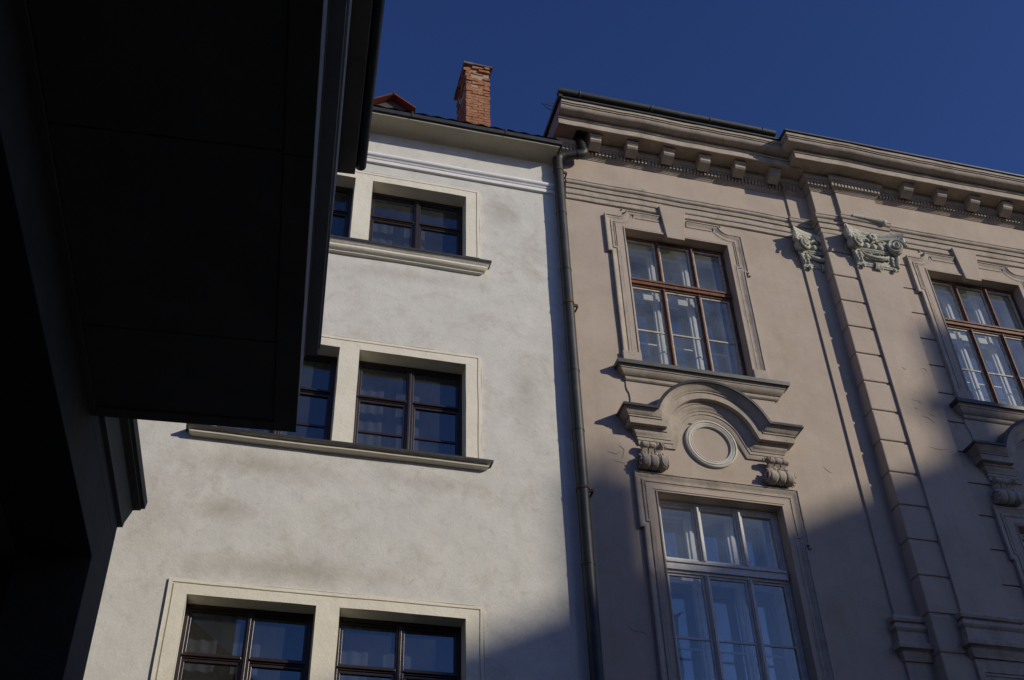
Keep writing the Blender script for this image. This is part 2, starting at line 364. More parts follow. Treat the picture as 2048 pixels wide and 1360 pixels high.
for k in range(7):
    for q in range(3):
        f = k/7; g = (k+1)/7
        x0 = CX0-.05; ww = CX1-CX0+.10
        mb.box(x0+ww*q/3-.003, x0+ww*(q+1)/3+.003, CY0-.05+(CY1-CY0+.1)*f, CY0-.05+(CY1-CY0+.1)*g, 18.62+rng.uniform(-.008, .008), 18.665+rng.uniform(-.006, .006), .006)
mb.build('chimney_cap', M['cap'], roof, smooth=0)
# little gabled dormer
mb = MB()
mb.prism([(1.15, 15.3), (1.80, 15.3), (1.80, 16.42), (1.475, 16.65), (1.15, 16.42)], 1.55, 3.4)
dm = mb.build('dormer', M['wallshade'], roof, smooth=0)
mb = MB()
for s in (-1, 1):
    for k in range(4):
        a = k/4; b = (k+1)/4
        xa, za = 1.475+s*.38*a, 16.68-.27*a; xb, zb = 1.475+s*.38*b, 16.68-.27*b
        mb.loft([[(xa, 1.42, za+.02), (xb, 1.42, zb+.028), (xb, 1.42, zb-.005), (xa, 1.42, za-.005)], [(xa, 3.5, za+.02), (xb, 3.5, zb+.028), (xb, 3.5, zb-.005), (xa, 3.5, za-.005)]])
mb.tube([(1.475, 1.40, 16.70), (1.475, 3.5, 16.70)], .018, 8)
mb.build('dormer_roof', M['tile'], roof, smooth=30)
# windows
def wsweep_rect(mb, x0, x1, z0, z1, wd, y0, y1, j=.0015):
    mb.box(x0, x0+wd, y0, y1, z0, z1, j); mb.box(x1-wd, x1, y0, y1, z0, z1, j)
    mb.box(x0+wd, x1-wd, y0+.001, y1, z1-wd, z1-.001, j); mb.box(x0+wd, x1-wd, y0+.001, y1, z0+.001, z0+wd, j)
def room(parent, x0, x1, y0, z0, z1, d=1.3, ex=.3):
    mb = MB(); a, b, c, e = x0-ex, x1+ex, z0-.4, z1+.25; y1 = y0+d; y0 += .005
    mb.quad((a, y1, c), (b, y1, c), (b, y1, e), (a, y1, e)); mb.quad((a, y0, c), (a, y1, c), (a, y1, e), (a, y0, e))
    mb.quad((b, y0, c), (b, y1, c), (b, y1, e), (b, y0, e)); mb.quad((a, y0, c), (b, y0, c), (b, y1, c), (a, y1, c)); mb.quad((a, y0, e), (b, y0, e), (b, y1, e), (a, y1, e))
    for (p, q, r_, s_) in ((a, x0, c, e), (x1, b, c, e), (x0, x1, c, z0), (x0, x1, z1, e)):
        mb.quad((p, y0, r_), (q, y0, r_), (q, y0, s_), (p, y0, s_))
    mb.build('room', M['room'], parent, smooth=0)
curtain_spec = []
for (z0, z1, zt, zl, row) in ROWS:
    for xi, (x0, x1) in enumerate(PAIRS[0]):
        Y = .185; F = MB(); xm = (x0+x1)/2+.01
        wsweep_rect(F, x0, x1, z0, z1, .045, Y, Y+.07)
        wsweep_rect(F, x0+.045, x1-.045, z0+.045, z1-.045, .028, Y+.015, Y+.06)
        F.box(xm-.042, xm+.042, Y-.006, Y+.07, z0+.045, z1-.045, .001)
        F.box(xm-.022, xm+.008, Y-.022, Y, z0+.045, z1-.045, .001)
        for (a, b) in ((x0+.045, xm-.042), (xm+.042, x1-.045)):
            F.box(a, b, Y+.001, Y+.07, zt-.03, zt+.03, .001)
            F.box(a, b, Y-.02, Y+.01, zt-.012, zt+.012, .001)
            F.box(a, b, Y+.012, Y+.06, zt-.062, zt-.034, .001)
            F.box(a, b, Y+.02, Y+.05, zl-.014, zl+.014, .001)
            if row == 'lower': pass
            for q in (a+.0, b-.028): F.box(q, q+.028, Y+.012, Y+.062, z0+.075, zt-.064, .001)
        wn = F.build('window', M['darkwood'], WH, smooth=0, bevel=.003)
        G = MB()
        for (a, b) in ((x0+.073, xm-.042), (xm+.042, x1-.073)):
            for (p, q) in ((z0+.073, zl-.014), (zl+.014, zt-.062), (zt+.03, z1-.073)):
                e1, e2, e3 = [rng.uniform(-.0025, .0025) for _ in range(3)]
                G.quad((a, Y+.035+e1, p), (b, Y+.035+e2, p), (b, Y+.035+e2+e3, q), (a, Y+.035+e1+e3, q))
        G.build('pane', M['glass_dark'], wn, smooth=0)
        room(wn, x0, x1, .34, z0, z1)
        curtain_spec.append((row, xi, x0, x1, z0, z1, zt))
    # surround: flat cream bands with an incised line and a raised outer strip
    X0, X1, ZT = -.60, 2.575, z1+.155
    mb = MB()
    def dsur(x, z, z0=z0, z1=z1):
        for (a, b) in PAIRS[0]:
            if a < x < b and z < z1: return None
        if z > ZT or x < X0 or x > X1: return .03
        if abs(x-(X0+.045)) < .0065 and z < ZT-.035 or abs(x-(X1-.045)) < .0065 and z < ZT-.035: return .012
        if abs(z-(ZT-.042)) < .0065 and X0+.038 < x < X1-.038: return .012
        return 0
    sx = [X0, X1, X0+.0385, X0+.0515, X1-.0385, X1-.0515]+[q for p in PAIRS[0] for q in p]
    wall(mb, sx, [z0-.01, z1, ZT, ZT-.0355, ZT-.0485], dsur, -.022, -.004, step=.11)
    xs_ = sorted(set(v[0] for v in mb.v))
    for (p, q, r_, s_) in ((X0, X0, z0, ZT), (X1, X1, z0, ZT)): mb.quad((p, -.022, r_), (p, .01, r_), (p, .01, s_), (p, -.022, s_))
    mb.quad((X0, -.022, ZT), (X1, -.022, ZT), (X1, .01, ZT), (X0, .01, ZT))
    for (a, b) in PAIRS[0]:   # reveals lined in the same cream
        mb.quad((a+.002, -.022, z0), (a+.002, .185, z0), (a+.002, .185, z1), (a+.002, -.022, z1)); mb.quad((b-.002, -.022, z0), (b-.002, .185, z0), (b-.002, .185, z1), (b-.002, -.022, z1))
        mb.quad((a, -.022, z1-.002), (b, -.022, z1-.002), (b, .185, z1-.002), (a, .185, z1-.002))
    mb.build('window_surround', M['cream'], WH, smooth=20, wob=.007)
    # sill
    mb = MB(); L = z0-(.145 if row == 'top' else .055); lp = 0 if row == 'top' else -.018
    if row == 'top': pr = [(-.02, L-.165), (.03, L-.165), (.045, L-.155), (.046, L-.138), (.062, L-.132), (.088, L-.118), (.10, L-.095), (.094, L-.070), (.104, L-.062), (.128, L-.03), (.14, L-.012), (-.02, L+.08)]
    else: pr = [(-.02, L-.075), (.03, L-.075), (.066, L-.074), (.084, L-.066), (.089, L-.054), (.080, L-.041), (.070, L-.037), (.075, L-.028), (.110, L-.014), (-.02, L+.06)]
    sweep_plan(mb, pr, [(X0+.02, .01), (X0+.02, 0), (X1-.02, 0), (X1-.02, .01)], step=.25, jit=.006)
    sill = mb.build('sill', M['cream'], WH, smooth=40)
    mb = MB()
    sweep_plan(mb, [(-.02, L+.072), (.134+lp, L-.008), (.135+lp, L-.024), (.146+lp, L-.024), (.150+lp, L+.002), (.141+lp, L+.008), (-.02, L+(.15 if row == 'top' else .105))], [(X0+.02, .01), (X0+.02, 0), (X1-.02, 0), (X1-.02, .01)], step=.3, jit=.003)
    mb.build('sill_flashing', M['darkmetal'], sill, smooth=30)
# curtains
for (row, xi, x0, x1, z0, z1, zt) in curtain_spec:
    if row == 'top' and xi == 0: continue
    mb = MB(); n = 70; rings = []
    top = z1+.05 if row != 'middle' else z1+.05
    for i in range(n+1):
        x = x0-.02+(x1-x0+.04)*i/n; y = .40+.008*math.sin(i*.9+1.6*sn(x, z0, 0, 2))+.012*sn(x, 3, z0, 3)
        rings.append((x, y))
    for i in range(n):
        a, b = rings[i], rings[i+1]
        mb.add([(a[0], a[1], z0-.05), (b[0], b[1], z0-.05), (b[0], b[1]+.01, top), (a[0], a[1]+.01, top)], [(0, 1, 2, 3)])
    o = mb.build('curtain', M['curtain'], None, smooth=60)
    side = ('left-hand', 'right-hand')[xi]
    tag(o, 'pale net curtain behind the %s dark brown window of the %s row' % (side, row), 'curtain', 'net curtains in the pale grey house')
# white things on the inner sill of the middle row
def lathe(mb, cx, cy, prof, seg=12):
    mb.loft([[(cx+r*math.cos(2*math.pi*k/seg), cy+r*math.sin(2*math.pi*k/seg), z) for k in range(seg)] for r, z in prof])
for (nm, x, h, lab) in (('vase', .20, .15, 'white vase inside the middle row window, nearest the dark overhang'), ('bowl', .36, .075, 'small white bowl on the inner window sill, between vase and jug'), ('jug', .52, .13, 'slim white jug on the inner window sill, nearest the cream pier')):
    mb = MB(); z = 8.70
    if nm == 'bowl': lathe(mb, x, .31, [(.02, z), (.045, z+.01), (.06, z+.05), (.05, z+h)])
    else: lathe(mb, x, .31, [(.03, z), (.035, z+.03), (.032, z+.07), (.016, z+h*.8), (.02, z+h)])
    tag(mb.build(nm, M['china'], None), lab, nm)

# ================================================================== BEIGE FACADE
BH = empty('ornate_building', (8.0, 0, 0), 'beige building with moulded cornice, pilasters, scrolls and ornamented window surrounds', 'building')
WC = [5.483, 10.203]                     # window axes
WY = [0.0, -.20]                         # plane of each bay
RX = 7.80; RD = .20                      # where the bay steps forward and by how much
HW = .785
UZ0, UZ1 = 10.40, 12.835; LZ0, LZ1 = 5.30, 8.475
J0, JS = 12.406, .478; joints = [J0+JS*k for k in range(-13, 2)]
XR = 13.2
# left bay wall
def holes(cx):
    return [(cx-HW, cx+HW, UZ0, UZ1), (cx-HW-.005, cx+HW+.02, LZ0, LZ1)]
def mkdep(hs, gr=None):
    def d(x, z):
        for a, b, c, e in hs:
            if a < x < b and c < z < e: return None
        if gr and gr(x, z): return .022
        return 0
    return d
hs = holes(WC[0]); mb = MB()
wall(mb, [PARTY+.005, RX+.01]+[q for h in hs for q in h[:2]], [0, 14.75]+[q for h in hs for q in h[2:]], mkdep(hs), 0, .62, step=.4)
for v in range(len(mb.v)):
    x, y, z = mb.v[v]
    if y == 0: mb.v[v] = (x, y+.004*sn(x, 0, z, .9), z)
mb.build('wall', M['beige'], BH, smooth=30)
hs = holes(WC[1]); GX0, GX1 = 8.905, 9.30
jz = [q for j in joints if 5 < j < 13.2 for q in (j-.013, j+.013)]
def gr(x, z): return GX0 < x < GX1 and 5 < z < 13.25 and abs((z-J0+JS*30) % JS-(0 if (z-J0+JS*30) % JS < JS/2 else JS)) < .013
mb = MB(); wall(mb, [RX, XR, GX0, GX1]+[q for h in hs for q in h[:2]], [0, 14.75]+jz+[q for h in hs for q in h[2:]], mkdep(hs, gr), -RD, .42)
mb.quad((RX, -RD, 0), (RX, .3, 0), (RX, .3, 14.75), (RX, -RD, 14.75))
mb.build('wall', M['beige'], BH, smooth=0)
mb = MB()
mb.quad((PARTY+.005, 0, 0), (PARTY+.005, 10, 0), (PARTY+.005, 10, 14.8), (PARTY+.005, 0, 14.8)); mb.quad((XR, -RD, 0), (XR, 10, 0), (XR, 10, 14.8), (XR, -RD, 14.8))
mb.quad((PARTY, 10, 0), (XR, 10, 0), (XR, 10, 14.8), (PARTY, 10, 14.8))
mb.build('end_wall', M['beige'], BH, smooth=0)
mb = MB(); zt = 14.80
mb.add([(3.72, -.5, zt), (7.2, -.5, zt), (7.2, -.72, zt), (XR, -.72, zt), (XR, 4.5, zt+1.6), (3.72, 4.5, zt+1.6)], [(0, 1, 2, 3, 4, 5)])
mb.quad((3.72, 4.5, zt+1.6), (XR, 4.5, zt+1.6), (XR, 10, zt), (3.72, 10, zt)); mb.prismX([(-.3, zt-.02), (4.5, zt+1.58), (9.9, zt-.02)], 3.73, 3.76)
mb.build('roof', M['darkmetal'], BH, smooth=0)
PP = [(3.70, 0), (RX, 0), (RX, -RD), (XR, -RD)]       # plan line of both bays
PT = [(7.455, 0), (7.455, -.028), (RX+.02, -.028)]     # thin half pilaster
# --- cornice
CP = [(-.1, 14.455), (.368, 14.455), (.369, 14.444), (.384, 14.443), (.388, 14.453), (.384, 14.458), (.386, 14.545), (.404, 14.552), (.404, 14.576), (.394, 14.580), (.394, 14.606), (.485, 14.612), (.512, 14.622), (.532, 14.645), (.543, 14.672), (.545, 14.688),
      (.560, 14.690), (.560, 14.704), (.552, 14.708), (.552, 14.714), (.574, 14.718), (.576, 14.750), (.572, 14.785), (-.1, 14.80)]
mb = MB(); sweep_plan(mb, CP, PP, step=.12, jit=.008)
mb.box(3.703, 3.9, 0.0, 4.5, 14.2, 14.78)
cor = mb.build('cornice', M['trim'], BH, smooth=38)
mb = MB(); sweep_plan(mb, [(-.1, 14.802), (.55, 14.787), (.585, 14.775), (.60, 14.775), (.602, 14.80), (.58, 14.812), (-.1, 14.84)], PP, step=.5, jit=.002)
mb.build('flashing', M['darkmetal'], cor, smooth=30)
mb = MB(); mb.loft([[(3.655, y, z), (3.71, y, z), (3.71, y, z+.075), (3.655, y, z+.075)] for y, z in ((-.60, 14.795), (.6, 14.80), (2.2, 15.4))])
mb.build('verge_flashing', M['darkmetal'], cor, smooth=0)
# bed moulding: band, dentils, listel, following every break in plan
PB = [(PARTY, 0), (7.455, 0), (7.455, -.03), (RX, -.03), (RX, -RD), (8.195, -RD), (8.195, -RD-.055), (8.875, -RD-.055), (8.875, -RD), (XR, -RD)]
mb = MB(); sweep_plan(mb, [(-.05, 14.185), (.012, 14.185), (.018, 14.20), (.028, 14.203), (.03, 14.218), (.04, 14.22), (.042, 14.238), (.052, 14.24), (.055, 14.322), (.085, 14.325), (.09, 14.345), (.105, 14.35), (.118, 14.365), (.12, 14.449), (-.05, 14.449)], PB, step=.3, jit=.003)
mb.build('bed_moulding', M['trim'], cor, smooth=35)
def dentils(xa, xb, yb):
    mb = MB(); mb.box(xa, xb, yb-.050, yb-.04, 14.250, 14.315)
    x = xa
    while x+.03 < xb:
        mb.box(x, x+.031, yb-.088, yb-.045, 14.247, 14.318, .001); x += .0565
    mb.build('dentil_row', M['trim'], cor, smooth=0)
dentils(3.78, 7.40, 0); dentils(7.40, 7.70, -.03); dentils(RX-.07, 8.10, -RD); dentils(8.115, 8.95, -RD-.055); dentils(8.97, XR, -RD)
# modillions
def modillion(x, yb):
    mb = MB(); side = [(.12, 14.449), (.292, 14.449), (.294, 14.405), (.290, 14.40), (.290, 14.388), (.276, 14.382), (.274, 14.35), (.252, 14.326), (.215, 14.304), (.17, 14.284), (.14, 14.272), (.12, 14.268)]
    mb.prismX([(yb-a, b) for a, b in side], x+.013, x+.183)
    mb.box(x, x+.196, yb-.302, yb-.11, 14.405, 14.447, .002)
    mb.build('modillion', M['trim'], cor, smooth=0, bevel=.004, wob=.006)
for k in range(6): modillion(4.205+.581*k, 0)
for k in range(7): modillion(9.30+.594*k, -RD)
# --- architrave
AP = [(-.05, 13.262), (.016, 13.264), (.026, 13.272), (.027, 13.285), (.026, 13.345), (.018, 13.350), (.018, 13.358), (.034, 13.366), (.040, 13.382), (.040, 13.388), (.040, 13.452), (.030, 13.456), (.030, 13.462), (.056, 13.468),
      (.058, 13.500), (.062, 13.508), (.062, 13.520), (.058, 13.524), (.060, 13.532), (.076, 13.540), (.088, 13.556), (.090, 13.574), (.082, 13.590), (.082, 13.594), (.092, 13.598), (.093, 13.610), (.02, 13.63), (-.05, 13.63)]
PA = [(PARTY+.11, 0), (7.455, 0), (7.455, -.03), (RX, -.03), (RX, -RD), (8.195, -RD), (8.195, -RD-.055), (8.875, -RD-.055), (8.875, -RD), (XR, -RD)]
mb = MB(); sweep_plan(mb, AP, PA, step=.14, jit=.006)
mb.build('architrave', M['trim'], BH, smooth=35)
mb = MB()                                  # frieze faces of the pilasters
mb.box(7.455, RX+.01, -.03, .01, 13.60, 14.2); mb.build('frieze_block', M['beige'], BH, smooth=0, bevel=.004); mb = MB(); mb.box(8.195, 8.875, -RD-.055, -RD+.01, 13.60, 14.2)
mb.build('frieze_block', M['beige'], BH, smooth=0, bevel=.004)
mb = MB(); mb.tube([(8.30, -.345, 13.615), (8.62, -.35, 13.60), (8.80, -.35, 13.59)], [.028, .032, .04], 8); mb.ball((8.82, -.35, 13.585), .055, .05, .055)
mb.build('stone_stub', M['patina'], BH, smooth=40)
# --- pilasters
mb = MB(); mb.box(7.455, RX+.01, -.03, .01, 7.16, 13.28, 0); mb.build('half_pilaster', M['beige'], BH, smooth=0, bevel=.004)
mb = MB(); mb.box(8.195, 8.875, -RD-.055, -RD+.005, 7.16, 13.28); mb.build('pilaster', M['beige'], BH, smooth=0, bevel=.006)
mb = MB(); js = [j for j in joints]+[13.27]
lo = js[0]
for hi in js[1:]:
    a = lo+(.017 if lo != js[0] else 0); b = hi-(.017 if hi != 13.27 else 0)
    mb.box(RX-.014, 8.25, -RD-.020, .05, a, b); lo = hi
mb.build('quoin_strip', M['beige'], BH, smooth=0, bevel=.014)
# bases of the pilasters, and the moulded blocks under them
def base(path):
    mb = MB()
    sweep_plan(mb, [(-.02, 6.62), (.03, 6.62), (.035, 6.66), (.05, 6.68), (.055, 6.72), (.075, 6.74), (.105, 6.75), (.11, 6.80), (.07, 6.83), (.06, 6.96), (.075, 6.97), (.09, 7.0), (.08, 7.04), (.05, 7.06), (.045, 7.075), (.075, 7.085), (.085, 7.12), (.07, 7.155), (.02, 7.18), (-.02, 7.18)], path, step=.3, jit=.004)
    mb.build('pilaster_base', M['trim'], BH, smooth=35)
base([(7.455, .01), (7.455, -.03), (RX, -.03)]); base([(8.195, -RD+.01), (8.195, -RD-.055), (8.875, -RD-.055), (8.875, -RD+.01)])
mb = MB(); mb.box(7.44, RX, -.035, .01, 5, 6.62); mb.build('pedestal', M['trim'], BH, smooth=0, bevel=.004)
mb = MB(); mb.box(8.18, 8.89, -RD-.06, -RD+.01, 5, 6.62)
mb.box(8.27, 8.82, -RD-.072, -RD-.05, 6.42, 6.435); mb.box(8.27, 8.82, -RD-.072, -RD-.05, 6.46, 6.47)
mb.build('pedestal', M['trim'], BH, smooth=0, bevel=.004)
# --- capitals
def capital(cx, yf):
    """pilaster capital; yf is the pilaster face"""
    mb = MB(); h = .335
    # bell
    rings = []
    for z, e in ((12.66, .0), (12.72, .006), (12.95, .008), (13.1, .02), (13.2, .05)):
        rings.append([(cx-h-e, yf+.02, z), (cx-h-e, yf-.012-e, z), (cx+h+e, yf-.012-e, z), (cx+h+e, yf+.02, z)])
    mb.loft(rings)
    # abacus, concave in plan, horns at the corners
    top = []
    n = 14
    for zi, (z, g) in enumerate(((13.20, .0), (13.225, .012), (13.24, .012), (13.25, .025), (13.285, .03), (13.30, .03))):
        r_ = []
        for i in range(n+1):
            t = -1+2*i/n; r_.append((cx+t*(.445+g), yf-.055-.115*abs(t)**2.2-g, z+.008*(1-abs(t))))
        r_ += [(cx+.40, yf+.02, z), (cx-.40, yf+.02, z)]
        top.append(r_)
    mb.loft(top)
    # corner volutes turned 45 degrees
    for s in (-1, 1):
        c = Vector((cx+s*.335, yf-.105, 13.03)); ax = Vector((s*-.35, -1, 0)).normalized(); ux = Vector((-ax.y, ax.x, 0))
        if ux.x*s < 0: ux = -ux
        pts = []; rad = []
        for k in range(46):
            a = k*.30; q = .15*math.exp(-.12*a)
            pts.append(c+ux*(q*math.cos(a)*1.0)+Vector((0, 0, 1))*q*math.sin(a)*1.15+ax*(.03+.010*k/10)); rad.append(.022*math.exp(-.045*a)+.003)
        mb.tube(pts, rad, 6)
        # drum behind the spiral
        rg = []
        for dd, rr in ((-.10, .07), (-.05, .095), (.0, .112), (.022, .105)):
            rg.append([c+ux*rr*math.cos(b)+Vector((0, 0, 1))*rr*math.sin(b)*1.15+ax*dd for b in [2*math.pi*k/16 for k in range(16)]])
        mb.loft(rg); mb.ball(c+ax*.06, .022)
        # band that climbs from the volute to the horn
        mb.tube([c+ux*.12+Vector((0, 0, .05))+ax*.0, c+ux*.13+Vector((0, 0, .16))+ax*.01, (cx+s*.45, yf-.15, 13.2)], [.035, .04, .03], 6)
        mb.ball((cx+s*.385, yf-.10, 13.15), .075, .07, .085); mb.ball((cx+s*.30, yf-.06, 13.12), .07, .05, .08)
        # leaf hanging on the outside
        for k in range(4): mb.ball((cx+s*(.36-.012*k), yf-.045, 12.90-.055*k), .035-.004*k, .03, .04)
        # beads down the side and the scroll ends
        for k, (dx, z, rr) in enumerate(((.26, 12.86, .036), (.255, 12.79, .026), (.255, 12.735, .022), (.25, 12.635, .032), (.19, 12.82, .02))):
            mb.ball((cx+s*dx, yf-.04, z), rr, rr*.9, rr*1.15)
        mb.tube([(cx+s*.35, yf-.03, 12.70), (cx+s*.33, yf-.045, 12.78), (cx+s*.355, yf-.04, 12.86)], [.012, .02, .016], 6)
        # little tendrils by the central flower
        mb.tube([(cx+s*.05, yf-.07, 13.13), (cx+s*.12, yf-.085, 13.16), (cx+s*.17, yf-.09, 13.12), (cx+s*.15, yf-.09, 13.09)], [.02, .018, .014, .01], 6)
    # egg and dart
    for k in (-1, 0, 1): mb.ball((cx+k*.115, yf-.062, 13.03), .042, .035, .055)
    for k in (-1.5, -.5, .5, 1.5):
        mb.tube([(cx+k*.115-.025, yf-.055, 13.0), (cx+k*.115, yf-.065, 13.07), (cx+k*.115+.025, yf-.055, 13.0)], .009, 5)
    mb.tube([(cx-.23, yf-.05, 12.955), (cx, yf-.07, 12.945), (cx+.23, yf-.05, 12.955)], .016, 6); mb.tube([(cx-.23, yf-.045, 12.925), (cx, yf-.062, 12.915), (cx+.23, yf-.045, 12.925)], .011, 6)
    # central flower / mask stub
    for k in range(7):
        a = k*2*math.pi/7; mb.ball((cx+.045*math.cos(a), yf-.10, 13.20+.05*math.sin(a)), .028, .025, .03, 6, 5)
    mb.ball((cx, yf-.115, 13.20), .03)
    # festoon
    pts = [(cx+.21*math.cos(a), yf-.045-.035*math.sin(a), 12.905-.115*math.sin(a)) for a in [math.pi*k/14 for k in range(15)]]
    mb.tube(pts, [.012+.022*math.sin(math.pi*k/14) for k in range(15)], 7)
    pts = [(cx+.13*math.cos(a), yf-.035-.02*math.sin(a), 12.895-.06*math.sin(a)) for a in [math.pi*k/10 for k in range(11)]]
    mb.tube(pts, [.008+.010*math.sin(math.pi*k/10) for k in range(11)], 6)
    for s in (-1, 1): mb.tube([(cx+s*.09, yf-.03, 12.91), (cx+s*.075, yf-.045, 12.88), (cx+s*.05, yf-.04, 12.90)], .010, 5)
    # ring with central clasp
    mb.tube([(cx-h-.01, yf-.012, 12.70), (cx+h+.01, yf-.012, 12.70)], .016, 6); mb.tube([(cx-h-.005, yf-.01, 12.665), (cx+h+.005, yf-.01, 12.665)], .012, 6)
    for k in range(5): mb.tube([(cx+(k-2)*.022, yf-.02, 12.76), (cx+(k-2)*.02, yf-.055, 12.69), (cx+(k-2)*.030, yf-.035, 12.60)], [.012, .015, .009], 6)
    mb.build('capital', M['patina'], BH, smooth=50, wob=.008)
capital(7.79, -.03); capital(8.535, -RD-.055)
# --- window dressings, both bays
def arc(cx, cz, r, a0, a1, n): return [(cx+r*math.cos(R(a0+(a1-a0)*k/n)), cz+r*math.sin(R(a0+(a1-a0)*k/n))) for k in range(n+1)]
MP = [(0, -.01), (0, .042), (.006, .050), (.020, .051), (.024, .046), (.024, .040), (.030, .040), (.042, .036), (.058, .027), (.076, .019), (.092, .015), (.094, .027), (.122, .027), (.126, .016), (.134, .016), (.136, .024), (.148, .023), (.152, .012), (.152, -.01)]
def cell(mb_, x0, x1, z0, z1, y, wd=.028, d=.03): wsweep_rect(mb_, x0, x1, z0, z1, wd, y, y+d, .001)
def casement(parent, cx, yb, z0, z1, zt0, zt1, zbar, frame, sash, upper):
    x0, x1 = cx-HW, cx+HW+(.0 if upper else .015); Y = yb+.125
    F = MB(); mull = (cx-.262, cx+.262) if upper else (cx-.255, cx+.28)
    wsweep_rect(F, x0, x1, z0, z1, .05, Y, Y+.08)
    F.box(x0+.05, x1-.05, Y-.008, Y+.08, zt0, zt1, .001)
    F.box(x0+.03, x1-.03, Y-.038, Y, zt0+.03, zt1-.03, .002); F.box(x0+.04, x1-.04, Y-.055, Y-.03, zt1-.062, zt1-.028, .002)
    for q in mull:
        F.box(q-.024, q+.024, Y-.018, Y+.08, z0+.05, zt0, .001); F.box(q-.024, q+.024, Y-.018, Y+.08, zt1, z1-.05, .001)
        F.box(q-.010, q+.014, Y-.036, Y-.015, z0+.05, zt0, .001); F.box(q-.010, q+.014, Y-.036, Y-.015, zt1, z1-.05, .001)
    wn = F.build('window', frame, parent, smooth=0, bevel=.004)
    Sx = MB(); G = MB(); ed = [x0+.05, mull[0]-.024, mull[0]+.024, mull[1]-.024, mull[1]+.024, x1-.05]
    for k in range(3):
        a, b = ed[2*k], ed[2*k+1]
        for (p, q) in ((z0+.05, zt0), (zt1, z1-.05)):
            cell(Sx, a, b, p, q, Y+.01)
            if q == zt0: Sx.box(a+.028, b-.028, Y+.014, Y+.032, zbar-.012, zbar+.012, .001)
            e = [rng.uniform(-.002, .002) for _ in range(3)]
            G.quad((a+.028, Y+.026+e[0], p+.028), (b-.028, Y+.026+e[1], p+.028), (b-.028, Y+.026+e[1]+e[2], q-.028), (a+.028, Y+.026+e[0]+e[2], q-.028))
    Sx.build('sash', sash, wn, smooth=0, bevel=.003)
    G.build('pane', M['glass'], wn, smooth=0)
    # inner casement, 0.25 m behind, with its white box lining
    Z = Y+.27; I = MB(); G = MB(); zi = z0+.04
    wsweep_rect(I, x0-.01, x1+.01, zi, z1+.02, .075, Z, Z+.05)
    I.box(x0+.065, x1-.065, Z-.004, Z+.05, zt0+.02, zt1-.01, .001)
    for q in mull:
        I.box(q-.05, q+.05, Z-.012, Z+.05, zi+.075, zt0+.02, .001); I.box(q-.05, q+.05, Z-.012, Z+.05, zt1-.01, z1-.055, .001)
        I.box(q-.012, q+.022, Z-.03, Z-.010, zi+.075, z1-.055, .001)
    ed = [x0+.065, mull[0]-.05, mull[0]+.05, mull[1]-.05, mull[1]+.05, x1-.065]
    for k in range(3):
        a, b = ed[2*k], ed[2*k+1]
        I.box(a, b, Z+.01, Z+.03, zbar-.012, zbar+.012, .001)
        for (p, q) in ((zi+.075, zbar-.012), (zbar+.012, zt0+.02), (zt1-.01, z1-.055)):
            e = [rng.uniform(-.002, .002) for _ in range(3)]
            G.quad((a, Z+.02+e[0], p), (b, Z+.02+e[1], p), (b, Z+.02+e[1]+e[2], q), (a, Z+.02+e[0]+e[2], q))
    I.build('inner_sash', M['whitewood'], wn, smooth=0, bevel=.003)
    G.build('inner_pane', M['glass_in'], wn, smooth=0)
    L = MB()
    L.box(x0-.02, x0+.004, Y+.08, Z+.05, z0, z1, 0); L.box(x1-.004, x1+.02, Y+.08, Z+.05, z0, z1, 0)
    L.box(x0+.004, x1-.004, Y+.08, Z+.05, z1-.006, z1+.02); L.box(x0+.004, x1-.004, Y+.08, Z+.05, z0-.02, z0+.03)
    L.build('box_lining', M['whitewood'], wn, smooth=0)
    room(wn, x0, x1, yb+.62, z0, z1, 1.6, .5)
    return wn
